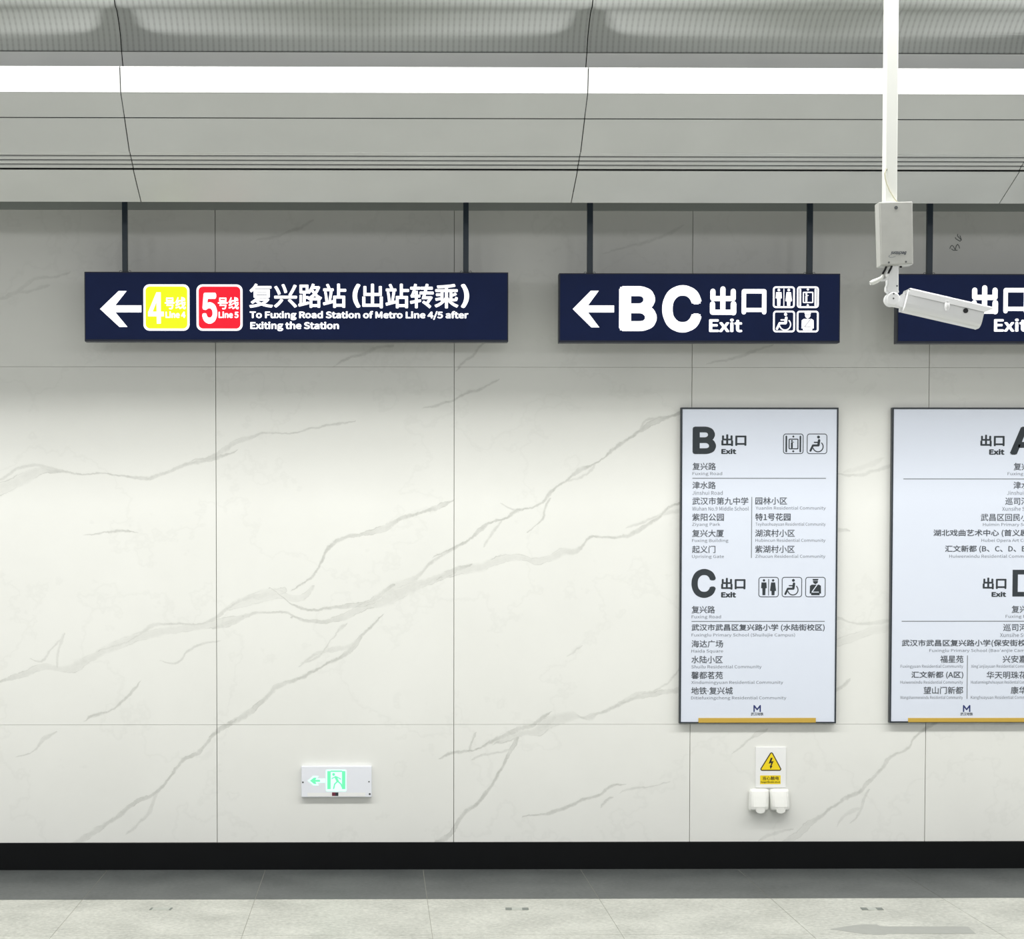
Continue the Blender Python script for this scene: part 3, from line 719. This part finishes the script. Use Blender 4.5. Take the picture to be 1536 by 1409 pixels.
# ------------------------------------------------------------------ security camera on its drop pole
YC = 7.00
sc = Sheet(1300, 240, 1490, 500, YC)
base = sc(1338, 500)
tc = thing('security_camera', 'white bullet security camera with grey junction box hanging from a white ceiling pole', 'camera', (sc(1338, 440).x, YC, base.z))
K = YC / F
a, b = sc(1326.8, 306), sc(1345.2, 0)
hw = (b.x - a.x) / 2; cxp = (a.x + b.x) / 2
box('pole', (a.x, YC + 0.0, a.z), (b.x, YC + 2*hw, CAMZ + 3.26), 'pole', tc, bevel=0.004)
box('ceiling_flange', (cxp - 0.07, YC - 0.045, CAMZ + 3.14), (cxp + 0.07, YC + 0.095, CAMZ + 3.20), 'pole', tc, bevel=0.003)
# junction box (leans a touch)
pbx = [sc(1313.5, 306), sc(1364.3, 304.8), sc(1366.2, 398.5), sc(1317, 401)]
jb = prism('junction_box', [p + Vector((0, -0.035, 0)) for p in pbx], (0, 0.055, 0), 'boxgrey', tc, bevel=0.0025)
lid = [sc(1315.5, 307), sc(1363.2, 306), sc(1365, 397.3), sc(1318.8, 399.5)]
prism('lid', [p + Vector((0, -0.038, 0)) for p in lid], (0, 0.004, 0), 'boxgrey', jb, bevel=0.001)
def cyl_y(name, px, py, rpx, y0, y1, m, parent, n=16, sheet=sc):
    c = sheet(px, py); v, f = tube_data([(c.x, y0, c.z), (c.x, y1, c.z)], rpx * K, n)
    return mesh(name, v, f, m, parent)
cyl_y('screw', 1339.3, 314.3, 2.6, YC - 0.0395, YC - 0.036, 'screw', jb)
cyl_y('screw', 1329.3, 396, 1.4, YC - 0.0395, YC - 0.036, 'screw', jb)
cyl_y('screw', 1354.8, 395, 1.4, YC - 0.0395, YC - 0.036, 'screw', jb)
text('Bechtoni', sc, 1332, 379.5, 1355.5, 385, 'ink2', jb, 0.03, -0.0388, flip=True, shear=0.3, label='small dark upside-down maker mark')
p = Print(sc, -0.0388); p.stroke([(1330.5, 385.5), (1328.8, 387.2), (1331, 388.6), (1335, 388.4), (1339, 387.2)], 0.6); p.out('swoosh', 'ink3', jb)
# bracket arm under the box
arm = [(1334, 399), (1346.6, 399), (1346.8, 436), (1348, 440), (1333, 440), (1329, 437), (1329.2, 431), (1331, 426), (1330.5, 420), (1332.2, 415), (1330, 412.5)]
prism('bracket_arm', [sc(x, y, -0.018) for x, y in arm], (0, 0.040, 0), 'cctv', tc, bevel=0.004, seg=3)
cyl_y('screw', 1344, 430, 1.3, YC - 0.0195, YC - 0.017, 'screw', tc)
kn = Bag()
c = sc(1338.3, 449.5)
kv, kf = tube_data([(c.x, YC - 0.024, c.z), (c.x, YC - 0.021, c.z), (c.x, YC + 0.022, c.z), (c.x, YC + 0.026, c.z)], [10.0*K*0.86, 10.2*K, 10.2*K, 10.0*K*0.86], 28)
knuckle = mesh('knuckle', kv, kf, 'cctv', tc)
cyl_y('screw', 1338.3, 449, 1.2, YC - 0.0255, YC - 0.0235, 'screw', knuckle)
cyl_y('screw', 1338.5, 442, 1.3, YC - 0.0255, YC - 0.0215, 'screw', knuckle)
prism('link_arm', [sc(x, y, -0.016) for x, y in [(1339, 459.5), (1331, 456), (1331, 451), (1345, 448), (1352, 442.5), (1358, 439), (1357, 463), (1351.5, 462.2)]], (0, 0.034, 0), 'cctv', tc, bevel=0.004, seg=3)
# camera body: profile swept along its tilted axis
axis = (sc(1471, 479) - sc(1356, 451.5)).normalized()
upv = Vector((0, -1, 0)).cross(axis).normalized()
if upv.z < 0: upv = -upv
def body_ring(origin, hw_, top, bot):
    prof_ = [(-0.80, top), (0.80, top), (0.97, top*0.86), (1.0, top*0.6), (1.0, bot*0.30), (0.95, bot*0.62), (0.80, bot*0.88), (0.55, bot), (-0.55, bot), (-0.80, bot*0.88), (-0.95, bot*0.62), (-1.0, bot*0.30), (-1.0, top*0.6), (-0.97, top*0.86)]
    return [origin + Vector((0, dy * hw_, 0)) + upv * h for dy, h in prof_]
o0 = sc(1356.0, 452.0); o1 = sc(1470.0, 479.5)
hb = 15.5 * K
r0 = body_ring(o0, 0.042, hb, -hb * 1.0); r1 = body_ring(o1, 0.042, hb * 0.85, -hb * 0.9)
n = len(r0)
hv = r0 + r1; hf = [tuple(range(n)), tuple(reversed(range(n, 2*n)))] + [(i, (i+1) % n, n + (i+1) % n, n + i) for i in range(n)]
hs = mesh('camera_housing', hv, hf, 'cctv', tc, bevel=0.0015)
# front window (faces away to the right)
fr = [o1 + axis*0.0015 + Vector((0, dy, 0)) + upv * h for dy, h in ((-0.032, 0.022), (0.032, 0.022), (0.032, -0.022), (-0.032, -0.022))]
prism('front_glass', fr, axis * 0.002, 'black', hs)
# sunshield: inverted channel with a raked front
def shield_pts(s_, front):
    out = []
    e = [(-0.050, -0.001), (-0.050, 8.0*K), (-0.044, 10.0*K), (0.044, 10.0*K), (0.050, 8.0*K), (0.050, -0.001)]
    for dy, h in e:
        ext = (0.0 if h < 0.001 else 0.03) * front
        out.append(s_ + Vector((0, dy, 0)) + upv * (h + 8.2*K) + axis * ext)
    return out
s0 = sc(1357.0, 452.3); s1_ = sc(1470.5, 478.2)
ra_, rb_ = shield_pts(s0, 0), shield_pts(s1_, 1)
inner = lambda ring, c_: [p + (c_ - p) * 0.05 for p in ring]
ca_ = s0 + upv*8*K; cb_ = s1_ + upv*8*K
ia, ib = inner(ra_, ca_), inner(rb_, cb_)
vv = ra_ + rb_ + ia + ib; n = 6; ff = []
for i in range(n-1):
    ff += [(i, i+1, n+i+1, n+i), (2*n+i, 3*n+i, 3*n+i+1, 2*n+i+1), (i, 2*n+i, 2*n+i+1, i+1), (n+i, n+i+1, 3*n+i+1, 3*n+i)]
ff += [(0, n, 3*n, 2*n), (n-1, 3*n-1, 4*n-1, 2*n-1)]
import bmesh
shd = mesh('sunshield', vv, ff, 'cctv', tc)
bm = bmesh.new(); bm.from_mesh(shd.data); bmesh.ops.recalc_face_normals(bm, faces=bm.faces); bm.to_mesh(shd.data); bm.free()
cyl_y('port_plug', 1444, 468.3, 3.6, YC - 0.046, YC - 0.040, 'black', hs, 20)
cc = sc(1415.5, 461.5)
bossv, bossf = tube_data([(cc.x, YC - 0.048, cc.z + 6.5*K), (cc.x, YC - 0.049, cc.z + 3*K), (cc.x, YC - 0.049, cc.z - 3*K), (cc.x, YC - 0.046, cc.z - 6.5*K)], [2.5*K, 3.8*K, 3.8*K, 2*K], 12)
mesh('clamp_boss', bossv, bossf, 'cctv', hs, smooth=True)
# cables
def tube(name, pts, r, m, parent, n=10, smooth=True, label=None):
    v, f = tube_data(pts, r, n); return mesh(name, v, f, m, parent, smooth=smooth, label=label)
tube('cable', [sc(1329, 399.5, -0.01), sc(1326.5, 405, -0.014), sc(1322.5, 412, -0.016)], 1.5*K, 'black', tc)
tube('cable', [sc(1336, 399.5, -0.018), sc(1333.8, 404, -0.026), sc(1330, 411.5, -0.026)], 1.5*K, 'black', tc)
tube('cable', [sc(1330, 411.5, -0.020), sc(1331, 417, -0.014), sc(1327, 420.5, -0.010), sc(1320, 421, -0.012)], 2.0*K, 'cctv', tc)
tube('connector_sleeve', [sc(1323.5, 413.5, -0.016), sc(1321, 418, -0.018), sc(1314, 422, -0.018), sc(1308, 424.5, -0.018), sc(1303.5, 426, -0.018)], [1.8*K, 2.8*K, 3.6*K, 4.0*K, 2.6*K], 'plastic', tc, 14)
for gx in (1343.7, 1351.5): tube('cable_gland', [sc(gx, 398, 0), sc(gx, 401.5, 0)], 1.8*K, 'black', tc)
tube('wire', [sc(1329, 253.5, -0.002), sc(1326.5, 256, -0.008), sc(1325.3, 261, -0.008), sc(1326.0, 268, -0.008), sc(1328.5, 277, -0.008), sc(1333, 287, -0.008), sc(1339, 297, -0.008), sc(1343.5, 302, -0.006), sc(1346.5, 306, 0.0)], 1.0*K, 'wire', tc, label='thin cream wire leaving the pole into the box')
cyl_y('cable_hole', 1328.3, 254.6, 1.5, YC - 0.0015, YC + 0.001, 'black', tc)

# ------------------------------------------------------------------ emergency exit light
ye = YW - 0.022
se = Sheet(452, 1149.5, 557.5, 1196.5, ye); c = se(505, 1196.5)
te = thing('emergency_exit_light', 'low white emergency exit panel with lit green left arrow and running figure', 'sign', (c.x, YW - 0.011, c.z))
a, b = se(452, 1196.5), se(557.5, 1149.5)
box('panel', (a.x, ye, a.z), (b.x, YW + 0.0003, b.z), 'exitpanel', te, bevel=0.004, seg=3)
p = Print(se, -0.0006); p.rect(461, 1189.5, 548, 1195); p.out('lower_strip', 'plate', te)
p = Print(se, -0.0008); p.rrect(489, 1155, 519.5, 1187.5, 2); sq = p.out('figure_field', 'green2', te, label='pale green lit square')
p = Print(se, -0.0014)
p.rect(491, 1157, 496, 1184); p.rect(513, 1157, 518, 1184); p.rect(496, 1156.2, 513, 1158.2)
p.out('door_outline', 'green', sq)
p = Print(se, -0.0016); p.disc(500.5, 1162, 2.1); p.stroke([(503.5, 1166), (506.5, 1172)], 3.6); p.stroke([(503, 1165.5), (498, 1168)], 1.5); p.stroke([(505, 1165.5), (511, 1169)], 1.5)
p.stroke([(506.5, 1172), (502, 1176.5), (500.5, 1183)], 2.0); p.stroke([(506.5, 1172), (511.5, 1176.5), (514, 1182.5)], 2.0); p.out('running_figure', 'green', sq)
p = Print(se, -0.0008); p.poly([(462, 1171.3), (470, 1164.5), (478, 1164.5), (475, 1168.5), (488, 1168.5), (488, 1174.5), (475, 1174.5), (478, 1178.5), (470, 1178.5)]); ar = p.out('arrow', 'green2', te)
p = Print(se, -0.0014); p.poly([(465, 1171.3), (471, 1166.8), (475, 1166.8), (473, 1170), (480, 1170), (480, 1173), (473, 1173), (475, 1176.2), (471, 1176.2)]); p.out('arrow_core', 'green', ar)
p = Print(se, -0.0014); p.rect(498, 1189, 503.2, 1194.2); p.out('sticker', 'maroon', te, label='tiny maroon sticker')
p = Print(se, -0.0014); p.rect(503.2, 1189, 507.5, 1194.2); p.out('sticker', 'ink', te, label='tiny black sticker')
for x_, y_, r_ in ((454.3, 1173.8, 1.3), (553.5, 1173, 1.1), (554.5, 1191.5, 1.5)):
    cyl = se(x_, y_); v, f = tube_data([(cyl.x, ye - 0.001, cyl.z), (cyl.x, ye + 0.003, cyl.z)], r_ / 296.7, 12); mesh('screw', v, f, 'screw', te)

# ------------------------------------------------------------------ warning plate and socket covers
yw_ = YW - 0.006
sw = Sheet(1133.5, 1121, 1179, 1182, yw_); c = sw(1156, 1182)
tw = thing('warning_plate', 'small white plate with yellow lightning triangle above the two socket covers', 'sign', (c.x, YW - 0.003, c.z))
a, b = sw(1133.5, 1182), sw(1179, 1121)
box('plate', (a.x, yw_, a.z), (b.x, YW + 0.0003, b.z), 'plate', tw, bevel=0.0012)
def tri(k):      # rounded triangle grown by k px
    p_ = []
    for cx_, cy_, a0 in ((1157, 1131.5, 210), (1169.3, 1154, 330), (1143.2, 1154, 90)):
        for i in range(6):
            a_ = math.radians(a0 + 120*i/5); p_.append((cx_ + (0.6+k)*math.cos(a_), cy_ + (0.6+k)*math.sin(a_)))
    return p_
p = Print(sw, -0.0006); p.poly(tri(2.0)); tg = p.out('triangle', 'warnink', tw)
p = Print(sw, -0.0011); p.poly(tri(0.45)); p.out('triangle_face', 'warn', tg)
p = Print(sw, -0.0016); p.poly([(1156, 1137), (1158.8, 1137), (1156.8, 1142.5), (1160.3, 1141.8), (1157.3, 1149), (1158.6, 1149.2), (1155.6, 1154), (1154.4, 1148.6), (1155.6, 1148.9), (1156.8, 1144.6), (1152.8, 1146)]); p.out('lightning_bolt', 'black', tg)
p = Print(sw, -0.0006); p.rect(1140.3, 1163.5, 1171, 1176.5); lb = p.out('caption_field', 'warn', tw)
text('当心触电', sw, 1144, 1164.8, 1168.5, 1170.6, 'warnink', lb, 0.01, -0.0011, res=1)
text('Danger!Electric shock', sw, 1141.3, 1171.8, 1170.2, 1175.4, 'warnink', lb, 0.015, -0.0011, res=1)

def socket(label, x0, x1, xb0, xb1):
    s = Sheet(x0, 1184, x1, 1219, YW - 0.03)
    m_ = (x0 + x1)/2; c = s(m_, 1219)
    t = thing('socket_cover', label, 'socket', (c.x, YW - 0.02, c.z), 'white weatherproof socket covers')
    a0_, a1_ = s(x0+1.5, 1216), s(x1-1.5, 1185)
    box('back_plate', (a0_.x, YW - 0.010, a0_.z), (a1_.x, YW + 0.0003, a1_.z), 'plastic', t, bevel=0.003)
    # domed flap: rings down the front, bulging outward then tucking under
    rings = [(1184.0, 0.012, 0.55), (1185.2, 0.020, 0.92), (1188, 0.027, 1.0), (1195, 0.036, 1.0), (1204, 0.045, 1.0), (1210, 0.050, 1.0), (1214, 0.048, 0.98), (1216.2, 0.040, 0.95)]
    v = []; nseg = 10
    for yy, dp, wf in rings:
        tt = (yy - 1184)/32; xa = x0 + (xb0 - x0)*tt; xb = x1 + (xb1 - x1)*tt; mx_ = (xa+xb)/2; hw_ = (xb-xa)/2*wf
        for i in range(nseg+1):
            q_ = -1 + 2*i/nseg; ed = (1 - abs(q_)**5)
            pnt = s(mx_ + hw_*q_, yy); v.append((pnt.x, YW - 0.009 - (dp-0.009)*(0.25 + 0.75*ed), pnt.z))
        # back row
        for i in (nseg, 0):
            q_ = -1 + 2*i/nseg; pnt = s(mx_ + hw_*q_, yy); v.append((pnt.x, YW - 0.009, pnt.z))
    m1 = nseg + 3; f = []
    for r_ in range(len(rings)-1):
        for i in range(m1):
            f.append((r_*m1+i, (r_+1)*m1+i, (r_+1)*m1+(i+1) % m1, r_*m1+(i+1) % m1))
    f.append(tuple(range(m1))); f.append(tuple(reversed(range((len(rings)-1)*m1, len(rings)*m1))))
    o = mesh('flap', v, f, 'plastic', t, smooth=False)
    bm = bmesh.new(); bm.from_mesh(o.data); bmesh.ops.recalc_face_normals(bm, faces=bm.faces); bm.to_mesh(o.data); bm.free()
    bv = o.modifiers.new('bevel', 'BEVEL'); bv.width = 0.003; bv.segments = 2; bv.limit_method = 'ANGLE'; bv.angle_limit = math.radians(50)
    # finger tab
    ctr = s(m_, 1215.0); tv, tf = tube_data([(ctr.x, YW - 0.050, ctr.z - 0.001), (ctr.x, YW - 0.014, ctr.z - 0.001)], 0.017, 20)
    tv = [Vector((ctr.x + (p_[0]-ctr.x)*1.25, p_[1], ctr.z + (p_[2]-ctr.z)*0.8)) for p_ in tv]
    mesh('finger_tab', tv, tf, 'plastic', t, bevel=0.002)
    return t
socket('left one of the two white socket covers under the warning plate', 1125.0, 1154.4, 1123.5, 1153.8)
socket('right one of the two white socket covers under the warning plate', 1155.6, 1184.8, 1156.4, 1185.4)

# ------------------------------------------------------------------ things on the floor
def floor_poly(name, pts, m, z=0.0008, parent=None, th=0.0008, **k):
    q = [PF(x, y, z) for x, y in pts]
    c = sum(q, Vector((0, 0, 0))) / len(q)
    n = len(q)
    v = q + [Vector((p_.x, p_.y, z - th)) for p_ in q]
    f = [tuple(range(n)), tuple(reversed(range(n, 2*n)))] + [(i, i+n, (i+1) % n+n, (i+1) % n) for i in range(n)]
    o = mesh(name, v, f, m, parent, loc=(c.x, c.y, 0) if parent is None else None, **k)
    bm = bmesh.new(); bm.from_mesh(o.data); bmesh.ops.recalc_face_normals(bm, faces=bm.faces); bm.to_mesh(o.data); bm.free()
    return o
fa = floor_poly('floor_arrow', [(1245.5, 1394), (1262, 1391), (1280, 1388.3), (1298, 1386.8), (1315, 1387), (1320, 1389.3), (1330, 1390), (1452, 1390.2), (1463.5, 1400.8), (1335, 1400.8), (1328, 1402.3), (1312, 1402.5), (1290, 1400.5), (1266, 1397)], 'decal')
fa['label'] = 'flat grey left-pointing arrow sticker on the pale floor'; fa['category'] = 'floor arrow'
for (x0, x1, sk, lab) in ((223.5, 259.5, 3.5, 'thin flat strip on the floor at far left, with a darker end at each side'), (758, 793, -0.3, 'thin flat strip on the floor near the middle, with a darker end at each side'), (1290, 1326, -3.5, 'thin flat strip on the floor beyond the grey arrow, with a darker end at each side')):
    y0, y1 = 1361.7, 1365.2
    c = PF((x0+x1)/2, 1363.4)
    t = thing('floor_strip', lab, 'floor strip', (c.x, c.y, 0), 'small flat strips on the floor')
    floor_poly('strip_body', [(x0 + sk, y0), (x1 + sk*0.0 + 0, y0), (x1 - sk, y1), (x0, y1)] if sk > 0 else [(x0, y0), (x1 + sk, y0), (x1, y1), (x0 - sk, y1)], 'mark2', parent=t)
    e = 3.2
    if sk > 0:
        floor_poly('end_mark', [(x0+sk, y0), (x0+sk+e, y0), (x0+e, y1), (x0, y1)], 'mark', z=0.0014, parent=t); floor_poly('end_mark', [(x1-e, y0), (x1, y0), (x1-sk, y1), (x1-sk-e, y1)], 'mark', z=0.0014, parent=t)
    else:
        floor_poly('end_mark', [(x0, y0), (x0+e*3, y0), (x0+e*3-sk, y1), (x0-sk, y1)], 'mark', z=0.0014, parent=t); floor_poly('end_mark', [(x1+sk-e*3, y0), (x1+sk, y0), (x1, y1), (x1-e*3, y1)], 'mark', z=0.0014, parent=t)

# ------------------------------------------------------------------ lettering meshes
flush_texts()
